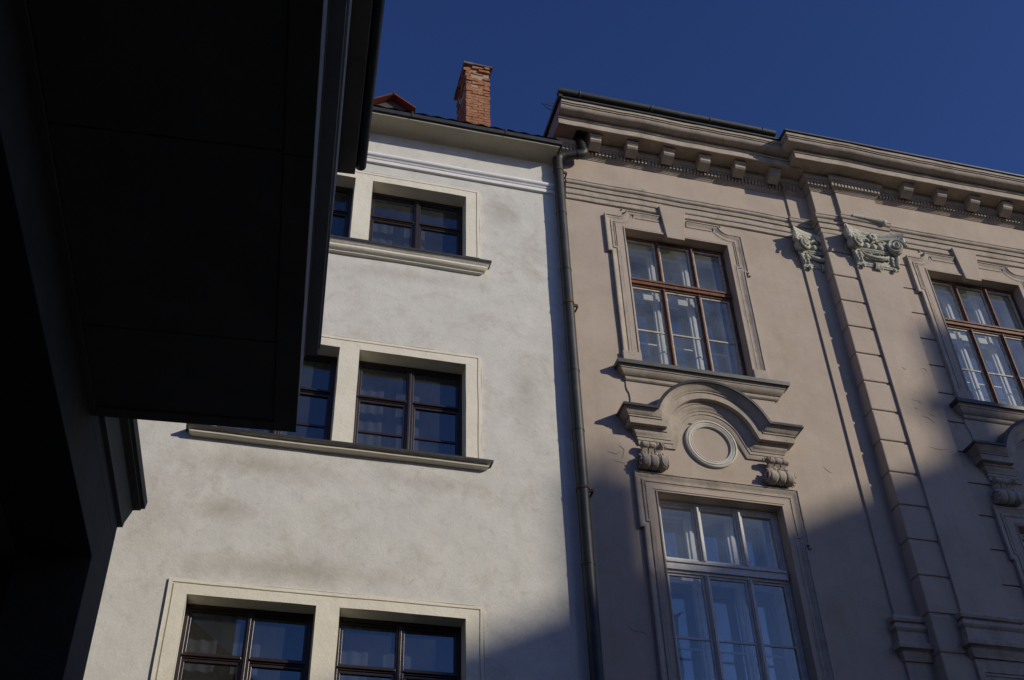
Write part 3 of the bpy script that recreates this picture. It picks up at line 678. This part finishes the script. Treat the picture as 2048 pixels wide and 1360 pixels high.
def dress(cx, yb, bay):
    ox = cx-.02
    # upper surround
    top = 13.20; ear = 1.062; low = 1.008
    path = [(ox-low, 10.55), (ox-low, 12.33), (ox-ear, 12.33), (ox-ear, 13.065), (ox-.86, 13.065)]
    path += [(x, z) for x, z in arc(ox-.86, 13.205, .14, 270, 360, 6)][1:] + [(ox-.21, 13.205)]
    mb = MB(); sweep_xz(mb, MP, path, yb, .25, .003)
    pr = [(2*ox-x, z) for x, z in reversed(path)]
    sweep_xz(mb, MP, pr, yb, .25, .003)
    # small hooks at the top corners and below the right ear
    for s in (-1, 1): mb.ball((ox+s*.765, yb-.012, 13.235), .012, .012, .018)
    mb.box(ox+ear-.015, ox+ear+.035, yb-.03, yb+.01, 12.30, 12.335)
    sur = mb.build('window_surround', M['trim'], BH, smooth=30)
    mb = MB()                                # flat band inside, with a thin fillet round the opening
    iw = HW
    def dd(x, z):
        if abs(x-cx) < iw and z < UZ1: return None
        return 0
    wall(mb, [ox-.90, ox+.90, cx-iw, cx+iw], [10.55, UZ1, 13.07], dd, yb-.022, yb+.12, step=.3)
    for s in (-1, 1): mb.box(cx+s*(iw+.012)-.008, cx+s*(iw+.012)+.008, yb-.034, yb-.02, 10.55, UZ1+.02)
    mb.box(cx-iw-.02, cx+iw+.02, yb-.035, yb-.02, UZ1+.002, UZ1+.022); mb.box(cx-iw-.02, cx+iw+.02, yb-.030, yb-.02, UZ1+.032, UZ1+.046)
    mb.build('surround_band', M['beige'], sur, smooth=0, wob=.004)
    for s in (-1, 1):
        mb = MB(); a, b = sorted((ox+s*1.02, cx+s*(iw-.0)))
        mb.box(a, b, yb-.062, yb+.01, 10.36, 10.55)
        mb.build('surround_foot', M['trim'], sur, smooth=0, bevel=.006)
    mb = MB()
    mb.loft([[(ox-.205, yb-.078, 13.385), (ox+.205, yb-.078, 13.385), (ox+.128, yb-.062, 12.762), (ox-.142, yb-.062, 12.762)], [(ox-.205, yb+.02, 13.385), (ox+.205, yb+.02, 13.385), (ox+.128, yb+.02, 12.762), (ox-.142, yb+.02, 12.762)]])
    mb.build('keystone', M['beige'], sur, smooth=0, bevel=.008)
    casement(BH, cx, yb, UZ0, UZ1, 11.885, 12.03, 11.115, M['brownwood'], M['peelwood'], True)
    # sill
    mb = MB(); pth = [(4.49-5.483+cx, yb+.01), (4.49-5.483+cx, yb), (6.515-5.483+cx, yb), (6.515-5.483+cx, yb+.01)]
    sweep_plan(mb, [(-.02, 10.085), (.03, 10.085), (.045, 10.10), (.05, 10.135), (.06, 10.14), (.085, 10.16), (.11, 10.195), (.115, 10.215), (.125, 10.22), (.13, 10.25), (.142, 10.26), (.152, 10.295), (-.02, 10.305)], pth, .3, .003)
    sl_ = mb.build('sill', M['trim'], BH, smooth=35)
    mb = MB(); sweep_plan(mb, [(-.02, 10.308), (.155, 10.297), (.157, 10.258), (.170, 10.258), (.176, 10.312), (.165, 10.320), (-.02, 10.345)], pth, .35, .002)
    mb.build('sill_flashing', M['darkmetal'], sl_, smooth=30)
    # apron patch with a ragged edge
    mb = MB(); L = [(4.455, 10.1), (4.452, 10.0), (4.46, 9.95), (4.485, 9.9), (4.492, 9.82), (4.49, 9.75), (4.46, 9.70), (4.452, 9.62), (4.462, 9.55)]
    Rr = [(6.50, 9.55), (6.505, 9.7), (6.495, 9.85), (6.51, 10.1)]
    mb.prism([(x-5.483+cx, z) for x, z in L+Rr], yb-.016, yb+.01)
    mb.build('apron', M['beige'], BH, smooth=0)
    # hood
    HP = [(-.005, -.02), (-.005, .245), (.02, .25), (.03, .235), (.045, .225), (.07, .205), (.09, .195), (.10, .18), (.115, .178), (.118, .165), (.20, .16), (.205, .15), (.208, .10), (.235, .098), (.24, .085), (.265, .082), (.285, .07), (.30, .055), (.32, .052), (.325, .042), (.36, .04), (.365, .03), (.40, .028), (.42, .02), (.42, -.02)]
    HT = 9.545; AR = .80; ac = (cx, 9.262); jx = math.sqrt(AR*AR-(HT-ac[1])**2); a0 = math.degrees(math.atan2(HT-ac[1], -jx))
    pth = [(cx-.88, HT), (cx-jx, HT)]+arc(ac[0], ac[1], AR, a0, 180-a0, 30)[1:-1]+[(cx+jx, HT), (cx+.88, HT)]
    mb = MB(); sweep_xz(mb, HP, pth, yb, .25, .002)
    pr = [(p, HT-d) for d, p in HP]
    for s in (-1, 1):
        ex = cx+s*.93
        q = [(ex, yb+.01), (ex, yb), (cx+s*.88, yb)]
        if s > 0: q = q[::-1]
        sweep_plan(mb, pr, q, .5, .001)
    hd = mb.build('hood', M['trim'], BH, smooth=38)
    mb = MB(); sweep_xz(mb, [(-.022, -.02), (-.022, .262), (.020, .270), (.020, .258), (-.007, .25), (-.007, -.02)], pth, yb, .25, .001)
    fp = [(-.02, HT+.007), (.25, HT+.007), (.258, HT-.020), (.270, HT-.020), (.262, HT+.022), (-.02, HT+.022)]
    for s in (-1, 1):
        ex = cx+s*.93; q = [(ex, yb+.01), (ex, yb), (cx+s*.88, yb)]
        if s > 0: q = q[::-1]
        sweep_plan(mb, fp, q, .5, 0)
    mb.build('hood_flashing', M['darkmetal'], hd, smooth=35)
    # medallion
    mb = MB(); rg = []
    for k in range(48):
        a = 2*math.pi*k/48; u = (math.cos(a), math.sin(a))
        rg.append([(cx+.012+u[0]*r_, yb-h_, 9.272+u[1]*r_) for r_, h_ in ((.346, -.01), (.345, .024), (.338, .034), (.322, .036), (.316, .024), (.311, .024), (.305, .034), (.290, .034), (.280, .024), (.274, .022), (.268, .028), (.258, .026), (.252, .014), (.248, -.01))])
    rg.append(rg[0]); mb.loft(rg, closed=False, caps=False)
    mb.build('medallion', M['ring'], BH, smooth=50, label='round medallion ring with pale chipped rim')
    # consoles
    for s in (-1, 1):
        xa, xb = sorted((cx+s*.985, cx+s*.665)); n = 9; mb = MB()
        def roll(cy, cz, r_, x_a, x_b, ribs):
            rings = []
            for t, q_ in [((k+u)/ribs, f) for k in range(ribs) for u, f in ((.0, .80), (.05, .90), (.14, .985), (.3, 1.0), (.7, 1.0), (.86, .985), (.95, .90))]+[(1, .8)]:
                rr = r_*q_
                rings.append([(x_a+(x_b-x_a)*t, cy+rr*math.cos(2*math.pi*k/14), cz+rr*math.sin(2*math.pi*k/14)) for k in range(14)])
            mb.loft(rings)
        roll(yb-.075, 8.845, .098, xa, xb, 3); roll(yb-.085, 9.085, .048, xa+.03, xb-.01, 3)
        inner = xb if s < 0 else xa; di = 1 if s < 0 else -1
        for (cy, cz, r_) in ((yb-.075, 8.845, .082), (yb-.085, 9.085, .038)):
            pts = []; rad = []
            for k in range(34):
                a = k*.33; q = r_*math.exp(-.13*a); pts.append((inner+di*(.004+.0012*k), cy+q*math.cos(a+2.2), cz+q*math.sin(a+2.2))); rad.append(.3*q*.55+.004)
            mb.tube(pts, rad, 6)
        for (cy, cz, r_, o_) in ((yb-.105, 8.84, .088, .02), (yb-.105, 9.085, .042, .01)):
            ax = Vector((di*.62, -.78, 0)).normalized(); ux = Vector((-ax.y, ax.x, 0)); c = Vector((inner-di*.045, cy, cz))
            mb.loft([[c+(ux*math.cos(b)+Vector((0, 0, 1))*math.sin(b))*q+ax*d_ for b in [2*math.pi*k/16 for k in range(16)]] for d_, q in ((-.07, r_*.9), (0, r_), (.022, r_*.93))])
            pts = []; rad = []
            for k in range(34):
                a = k*.36; q = r_*.86*math.exp(-.12*a); pts.append(c+(ux*math.cos(a+2)+Vector((0, 0, 1))*math.sin(a+2))*q+ax*(.026+.0008*k)); rad.append(.14*r_*math.exp(-.04*a)+.002)
            mb.tube(pts, rad, 6)
        # S-shaped neck between the rolls, in three bands
        for k in range(3):
            x_a = xa+.04+(xb-xa-.07)*k/3; x_b = x_a+(xb-xa-.07)/3-.015
            sp = [(yb-.09, 9.05), (yb-.06, 9.0), (yb-.045, 8.96), (yb-.06, 8.93), (yb-.09, 8.93)]
            mb.loft([[(x, y-.015, z) for y, z in sp]+[(x, yb+.005, z) for y, z in reversed(sp)] for x in (x_a, x_b)])
        rq = random.Random(int(cx*10)+s)
        for k in range(26):                   # acanthus edge
            x = xa+(xb-xa)*rq.random(); mb.ball((x, yb-.085-.04*rq.random(), 8.925+.05*rq.random()), .014+.014*rq.random(), .012, .02, 6, 4)
        for k in range(10): mb.ball(((xa-.012 if s < 0 else xb+.012), yb-.075-.07*math.cos(k*.6), 8.845+.08*math.sin(k*.6)), .018, .016, .018, 6, 4)
        mb.build('console', M['trim'], BH, smooth=45, wob=.006)
    # lower surround
    e2, l2 = 1.066, 1.02; z1 = 8.735
    path = [(cx-l2, 4.9), (cx-l2, 7.97), (cx-e2, 7.97), (cx-e2, z1), (cx+e2, z1), (cx+e2, 7.97), (cx+l2, 7.97), (cx+l2, 4.9)]
    mb = MB(); sweep_xz(mb, MP, path, yb, .3, .003); mb.box(cx+e2-.01, cx+e2+.03, yb-.03, yb+.01, 7.94, 7.972)
    sur = mb.build('window_surround', M['trim'], BH, smooth=30)
    mb = MB(); a, b = cx-HW-.005, cx+HW+.02
    def d3(x, z):
        if a < x < b and z < LZ1: return None
        return 0
    wall(mb, [cx-.93, cx+.93, a, b], [4.9, LZ1, z1-.14], d3, yb-.022, yb+.12, step=.3)
    mb.box(a-.02, a-.006, yb-.034, yb-.02, 5, LZ1+.02); mb.box(b+.006, b+.02, yb-.034, yb-.02, 5, LZ1+.02); mb.box(a-.02, b+.02, yb-.036, yb-.02, LZ1+.004, LZ1+.02); mb.box(a-.04, b+.04, yb-.03, yb-.02, LZ1+.035, LZ1+.045)
    mb.build('surround_band', M['beige'], sur, smooth=0, wob=.004)
    casement(BH, cx, yb, LZ0, LZ1, 7.52, 7.695, 6.745, M['whitewood'], M['whitewood'], False)
for i in (0, 1): dress(WC[i], WY[i], i)
# --- gutter on the left bay
mb = MB(); g = []
for k in range(13):
    a = math.pi*k/12; g.append((.592-.066*math.cos(a), 14.905-.068*math.sin(a)))
g += [(x-(.008 if x > .592 else -.008), z+.001) for x, z in reversed(g)]
sweep_plan(mb, g, [(3.655, 0), (7.14, 0)], .35, .004, dz=lambda x: .012*(1-(x-3.6)/3.5)*1.5-.012)
mb.prismX([(-.592+.066*math.cos(math.pi*k/12), 14.905-.068*math.sin(math.pi*k/12)) for k in range(13)], 3.645, 3.66)
gt = mb.build('gutter', M['zinc'], cor, smooth=40)
for x in (3.97, 5.10, 6.05, 6.92):
    mb = MB(); mb.tube([(x, -.592-.070*math.cos(math.pi*k/10), 14.912-.076*math.sin(math.pi*k/10)) for k in range(11)], .010, 6)
    mb.build('gutter_strap', M['darkmetal'], cor)
# --- downpipe
PX, PY, PR = 3.735, -.105, .072
def smoothpath(p, n=5):
    out = []; P = [Vector(q) for q in p]
    for i in range(len(P)-1):
        a = P[max(i-1, 0)]; b = P[i]; c = P[i+1]; d = P[min(i+2, len(P)-1)]
        for k in range(n):
            t = k/n; out.append(.5*((2*b)+(c-a)*t+(2*a-5*b+4*c-d)*t*t+(3*b-a-3*c+d)*t**3))
    out.append(P[-1]); return out
mb = MB(); mb.tube([(PX, PY, 0), (PX, PY, 13.86)], PR, 20)
mb.tube(smoothpath([(PX, PY, 13.84), (PX, PY, 13.93), (PX+.03, PY-.01, 14.0), (PX+.10, PY-.02, 14.035)], 4), PR+.002, 20)
mb.tube([(PX+.09, PY-.02, 14.03), (PX+.30, PY-.06, 14.075)], PR-.003, 20)
mb.tube(smoothpath([(PX+.29, PY-.06, 14.07), (PX+.35, PY-.07, 14.085), (PX+.385, PY-.075, 14.12), (PX+.39, PY-.075, 14.16)], 4), PR-.001, 20)
dp = mb.build('downpipe', M['zinc'], BH, smooth=50, label='dark zinc downpipe running down the joint between the two facades')
for z in (13.93, 12.82, 11.75, 10.04, 9.15, 7.38, 5.6):
    mb = MB(); mb.tube([(PX, PY, z-.012), (PX, PY, z+.012)], PR+.005, 20); mb.build('pipe_joint', M['zinc'], dp, smooth=40)
mb = MB(); mb.tube([(PX+.285, PY-.058, 14.070), (PX+.30, PY-.060, 14.073)], PR+.004, 20)
mb.build('pipe_joint', M['zinc'], dp, smooth=40)
for z in (13.70, 11.15, 8.34, 5.5):
    mb = MB(); mb.tube([(PX, PY, z-.016), (PX, PY, z+.016)], PR+.007, 20); mb.box(PX+PR, PX+PR+.055, PY-.012, PY+.012, z-.03, z+.01); mb.tube([(PX+PR+.05, PY, z-.02), (PX+PR+.05, .01, z-.02)], .013, 8)
    mb.build('pipe_bracket', M['rust'], dp, smooth=40)
mb = MB(); mb.tube([(PX+.385, PY-.065, 14.14), (PX+.36, PY-.04, 14.47)], .066, 16); mb.box(4.0, 4.17, -.30, -.12, 14.44, 14.4502); mb.build('pipe_collar', M['collar'], dp, smooth=0)  # top length and soffit plate coloured black in place of cornice shade
# --- cracks and flaking
def crack(pts, yb, r_=.0028):
    mb = MB(); P = []
    for i in range(len(pts)-1):
        for k in range(3):
            t = k/3; P.append((pts[i][0]+(pts[i+1][0]-pts[i][0])*t+rng.uniform(-.006, .006), yb-.001, pts[i][1]+(pts[i+1][1]-pts[i][1])*t+rng.uniform(-.006, .006)))
    P.append((pts[-1][0], yb-.001, pts[-1][1])); n = len(P)
    mb.tube(P, [r_*(.25+.75*math.sin(math.pi*(i+.3)/n)) for i in range(n)], 5); return mb
C = [([(4.15, 6.78), (4.22, 6.70), (4.35, 6.69), (4.42, 6.63)], 0), ([(7.0, 9.16), (7.06, 9.10), (7.12, 9.08)], 0), ([(4.12, 8.98), (4.24, 8.96), (4.3, 9.0)], 0), ([(4.2, 8.86), (4.33, 8.84)], 0), ([(4.3, 8.9), (4.34, 9.03), (4.28, 9.1)], 0),
     ([(8.42, 10.26), (8.50, 10.24), (8.55, 10.2)], -.255), ([(8.40, 10.12), (8.46, 10.1)], -.255), ([(8.48, 10.0), (8.58, 9.98), (8.66, 9.9)], -.255), ([(8.42, 10.8), (8.47, 10.76)], -.255), ([(8.7, 10.82), (8.79, 10.83), (8.8, 10.78)], -.255), ([(8.62, 10.05), (8.7, 10.02)], -.255),
     ([(8.95, 10.02), (9.02, 9.98), (9.03, 9.88)], -.2), ([(7.95, 10.3), (8.05, 10.27)], -.214), ([(8.02, 10.35), (8.08, 10.28), (8.1, 10.2)], -.214), ([(7.9, 12.1), (8.05, 12.09)], -.214), ([(8.45, 9.5), (8.6, 9.48), (8.72, 9.5)], -.255)]
for pts, yb in C: crack(pts, yb).build('crack', M['crack'], BH, smooth=0)
mb = MB(); mb.box(5.02, 5.18, -.085, -.02, 13.625, 13.65, .006); mb.box(5.03, 5.08, -.07, -.01, 13.65, 13.675, .006)
mb.build('broken_ledge', M['patina'], BH, smooth=0)
# aerial wires at the cornice end
ae = empty('aerial', (3.66, -.33, 14.89), 'thin bent dark wires sticking out of the left end of the beige cornice', 'aerial')
b0 = Vector((3.66, -.33, 14.89))
for pts in ([b0+Vector((.05, 0, -.02)), b0+Vector((-.20, 0, .0))], [b0+Vector((.05, 0, .03)), b0+Vector((-.03, -.01, .045)), b0+Vector((-.11, -.02, .035))],
            [b0+Vector((-.17, 0, -.005)), b0+Vector((-.13, 0, -.07)), b0+Vector((-.06, 0, -.11)), b0+Vector((.03, 0, -.12))]):
    mb = MB(); mb.tube(pts, .0065, 6); mb.build('wire', M['darkmetal'], ae)

# ================================================================== DARK NEAR BUILDING (left)
az = R(4.11); LB = bpy.data.objects.new('overhanging_building', None); col.objects.link(LB)
tag(LB, 'near-black building in shade with an overhanging upper storey, filling the left side', 'building')
def lbuild(mb, name, mt, parent=None, **k):
    o = mb.build(name, mt, None, **k)
    o.parent = parent or LB; return o
E_ = 5.765; B_ = -6
# local frame: x = out to the street, y = along the street away from the camera, z = up
WW = -1.37; W2 = 7.375
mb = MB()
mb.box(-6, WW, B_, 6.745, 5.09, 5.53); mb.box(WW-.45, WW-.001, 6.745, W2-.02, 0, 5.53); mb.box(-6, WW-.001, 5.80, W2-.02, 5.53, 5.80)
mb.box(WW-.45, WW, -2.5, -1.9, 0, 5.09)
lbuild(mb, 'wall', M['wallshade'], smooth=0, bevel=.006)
mb = MB(); mb.quad((WW-.45, B_, 5.08), (WW-.45, 6.8, 5.08), (-4.5, 6.8, 5.08), (-4.5, B_, 5.08)); mb.quad((-4.5, B_, 0), (-4.5, W2-.03, 0), (-4.5, W2-.03, 5.5), (-4.5, B_, 5.5)); mb.quad((WW-.45, W2-.03, 0), (-4.5, W2-.03, 0), (-4.5, W2-.03, 5.5), (WW-.45, W2-.03, 5.5))
lbuild(mb, 'passage', M['soffit'], smooth=0)
# cornice of the low wing that carries on past the overhang
mb = MB(); pr = [(-.02, 5.655), (.0, 5.658), (.031, 5.661), (.036, 5.70), (.072, 5.790), (.074, 5.802), (.128, 5.806), (.130, 5.818), (.156, 5.820), (.164, 5.88), (.13, 5.93), (-.02, 5.99)]
sweep = [(WW+o, z) for o, z in pr]
mb.loft([[(x, 5.70, z) for x, z in sweep], [(x, W2, z) for x, z in sweep]])
lbuild(mb, 'cornice', M['soffit'], smooth=35)
mb = MB(); mb.box(-6, WW-.01, 5.78, W2-.01, 5.80, 5.99); lbuild(mb, 'low_roof', M['darkmetal'], smooth=0)
# overhang: body above, boarded soffit below
mb = MB(); mb.box(-6, -.17, B_, E_-.005, 5.545, 6.10); mb.box(-6, -.085, B_, E_-.006, 6.10, 7.84)
lbuild(mb, 'upper_storey', M['darkplaster'], smooth=0, bevel=.004)
mb = MB()
mb.box(-.30, -.165, B_, 3.525, 5.50, 5.56); mb.box(-.30, -.165, 3.53, E_, 5.50, 5.56)
mb.box(-1.40, -1.33, B_, E_, 5.50, 5.56); mb.box(-1.33, -.30, E_-.09, E_, 5.50, 5.56)
ys = [B_, -3.5, -2.1, -.7, .7, 2.12, 3.52, 4.92, E_-.09]
for a, b in zip(ys[:-1], ys[1:]): mb.box(-1.33+.004, -.304, a+.005, b-.005, 5.512, 5.56)
lbuild(mb, 'soffit', M['soffit'], smooth=0, bevel=.003)
mb = MB(); pr = [(-.25, 6.09), (-.165, 6.09), (-.16, 6.105), (-.135, 6.11), (-.13, 6.125), (-.115, 6.13), (-.10, 6.155), (-.085, 6.16), (-.073, 6.165), (-.072, 6.22), (-.085, 6.24), (-.25, 6.25)]
mb.loft([[(x, B_, z) for x, z in pr], [(x, E_, z) for x, z in pr]])
lbuild(mb, 'band_moulding', M['darkplaster'], smooth=30)
mb = MB(); mb.box(-.4, .045, B_, E_, 7.845, 7.87); mb.box(.02, .046, B_, E_+.0, 7.87, 7.975)
lbuild(mb, 'eaves_board', M['soffit'], smooth=0, bevel=.003)
mb = MB(); g = [(.082+.042*math.cos(a), 7.955-.05*math.sin(a)) for a in [math.pi*k/10 for k in range(11)]]
mb.loft([[(x, B_, z) for x, z in g], [(x, E_+.01, z) for x, z in g]])
lbuild(mb, 'gutter', M['darkmetal'], smooth=40)
mb = MB(); mb.loft([[(.04, y, 7.965), (-3.4, y, 10.6), (-3.4, y, 10.4), (-.3, y, 7.9)] for y in (B_, E_)]); mb.loft([[(-3.4, y, 10.6), (-6.8, y, 7.9), (-6, y, 7.84), (-.3, y, 7.84)] for y in (B_, E_-.02)])
lbuild(mb, 'roof', M['tile'], smooth=0)
LB.location = (0, -10.5, 0); LB.rotation_euler = (0, 0, -az)

# ================================================================== ACROSS THE SQUARE (behind the camera: they cast the soft shadows)
def far_house(name, label, pts, top, wallmat, chim, nwin):
    """pts: plan corners, first edge faces the street"""
    e = empty(name, (pts[0][0], pts[0][1], 0), label, 'building')
    mb = MB(); mb.loft([[(x, y, 0) for x, y in pts], [(x, y, top) for x, y in pts]]); mb.build('wall', wallmat, e, smooth=0)
    a = Vector(pts[0]).to_3d(); b = Vector(pts[1]).to_3d(); d = (b-a).normalized(); nn = Vector((d.y, -d.x, 0)); L = (b-a).length
    cc = sum((Vector(p) for p in pts), Vector((0, 0)))/len(pts)
    if nn.dot(cc.to_3d()-a) > 0: nn = -nn
    for fl in range(int((top-2)/3.3)):
        for i in range(nwin):
            c = a+d*(L*(i+.5)/nwin)+Vector((0, 0, 1.1+fl*3.3))
            W = MB(); h = Vector((0, 0, 1.9))
            for o1, o2, q in ((.65, .06, 0),):
                p0, p1 = c-d*.65, c+d*.65
                W.loft([[p0, p1, p1+h, p0+h], [p0+nn*.04, p1+nn*.04, p1+nn*.04+h, p0+nn*.04+h]])
            f = W.build('window', M['whitewood'], e, smooth=0)
            G = MB(); p0, p1 = c-d*.55+nn*.045+Vector((0, 0, .1)), c+d*.55+nn*.045+Vector((0, 0, .1)); h = Vector((0, 0, 1.7))
            G.add([p0, p1, p1+h, p0+h], [(0, 1, 2, 3)]); G.build('pane', M['darkwood'], f, smooth=0)
    return e
def eq(xe, ze, y): return (xe+1.1*y, -y, ze+.62*y)
# eaves line of house A along direction (0.22, 1)
AY = 27.0; AX = 8.4+1.1*AY; AZ = 9.25+.62*AY
def A_pt(t): return (AX+.22*t, -AY+t)        # t<0 runs away from the facade
A0, A1 = A_pt(5.0), A_pt(-14.0)
hA = far_house('corner_house', 'tall ochre house across the square, behind the camera to the right', [A1, A0, (A0[0]+9, A0[1]-2), (A1[0]+9, A1[1]-2)], AZ, M['ochre'], None, 7)
mb = MB()
a = Vector((*A1, AZ)); b = Vector((*A0, AZ)); o_ = Vector((4.5, -1, 3.0))*.9
mb.loft([[a, a+o_*.99+Vector((0, 0, -.9)), a+Vector((9, -2, 0))], [b, b+o_*.99+Vector((0, 0, -.9)), b+Vector((9, -2, 0))]])
mb.build('roof', M['tile'], hA, smooth=0)
def chim(e, x0e, x1e, topz, y, th=.7, pot=None, cap=0):
    X0, Y, Z = eq(x0e, topz, y); X1 = eq(x1e, topz, y)[0]
    mb = MB(); mb.box(X0, X1, Y-th/2, Y+th/2, AZ-1, Z)
    if cap: mb.box(X0-cap, X1+cap, Y-th/2-cap, Y+th/2+cap, Z-.30, Z-.05)
    if pot:
        px, pz = pot; P = eq(px, pz, y); mb.tube([(P[0], Y, Z-.05), (P[0], Y, P[2])], [.11, .13], 10)
    mb.build('chimney', M['ochre'], e, smooth=0)
chim(hA, 3.72, 4.42, 8.62, AY+3.4, .35, pot=(4.03, 9.02))
chim(hA, 8.72, 9.38, 11.55, AY-.2, .3)
chim(hA, 8.50, 8.95, 10.30, AY-.2, .3, cap=.10)
hB = empty('shading_terrace', (2, -13.2, 0), 'unseen plain terrace behind the camera, added and shaped to shade the overhanging building', 'building')  # added block; outline shaped to shade the overhanging building and steer pane reflections
mb = MB(); mb.prism([(-8, 0), (10.7, 0), (10.7, 13.8), (3.6, 10.05), (.15, 10.05), (.15, 13.0), (-8, 13.0)], -13.2, -20); mb.build('wall', M['ochre_dark'], hB, smooth=0)
mb = MB()
for x in (-6.5, -4, -1.5, 2, 4.5, 7, 9.2):
    for z in (1.0, 4.2, 7.4):
        mb.box(x-.65, x+.65, -13.23, -13.19, z, z+1.9)
        o = mb.build('window', M['whitewood'], hB, smooth=0); mb = MB(); mb.box(x-.55, x+.55, -13.26, -13.229, z+.1, z+1.8); mb.build('pane', M['darkwood'], o, smooth=0); mb = MB()
mb.add([(10.85, -13.1, 13.93), (10.85, -20.2, 13.93), (3.5, -20.2, 10.05), (3.5, -13.1, 10.05)], [(0, 1, 2, 3)]); mb.build('roof', M['tile'], hB, smooth=0)
hC = far_house('side_house', 'lower plain terrace behind the camera', [(-30, -12), (-8.2, -16), (-8.2, -26), (-30, -22)], 12.0, M['ochre_dark'], None, 7)
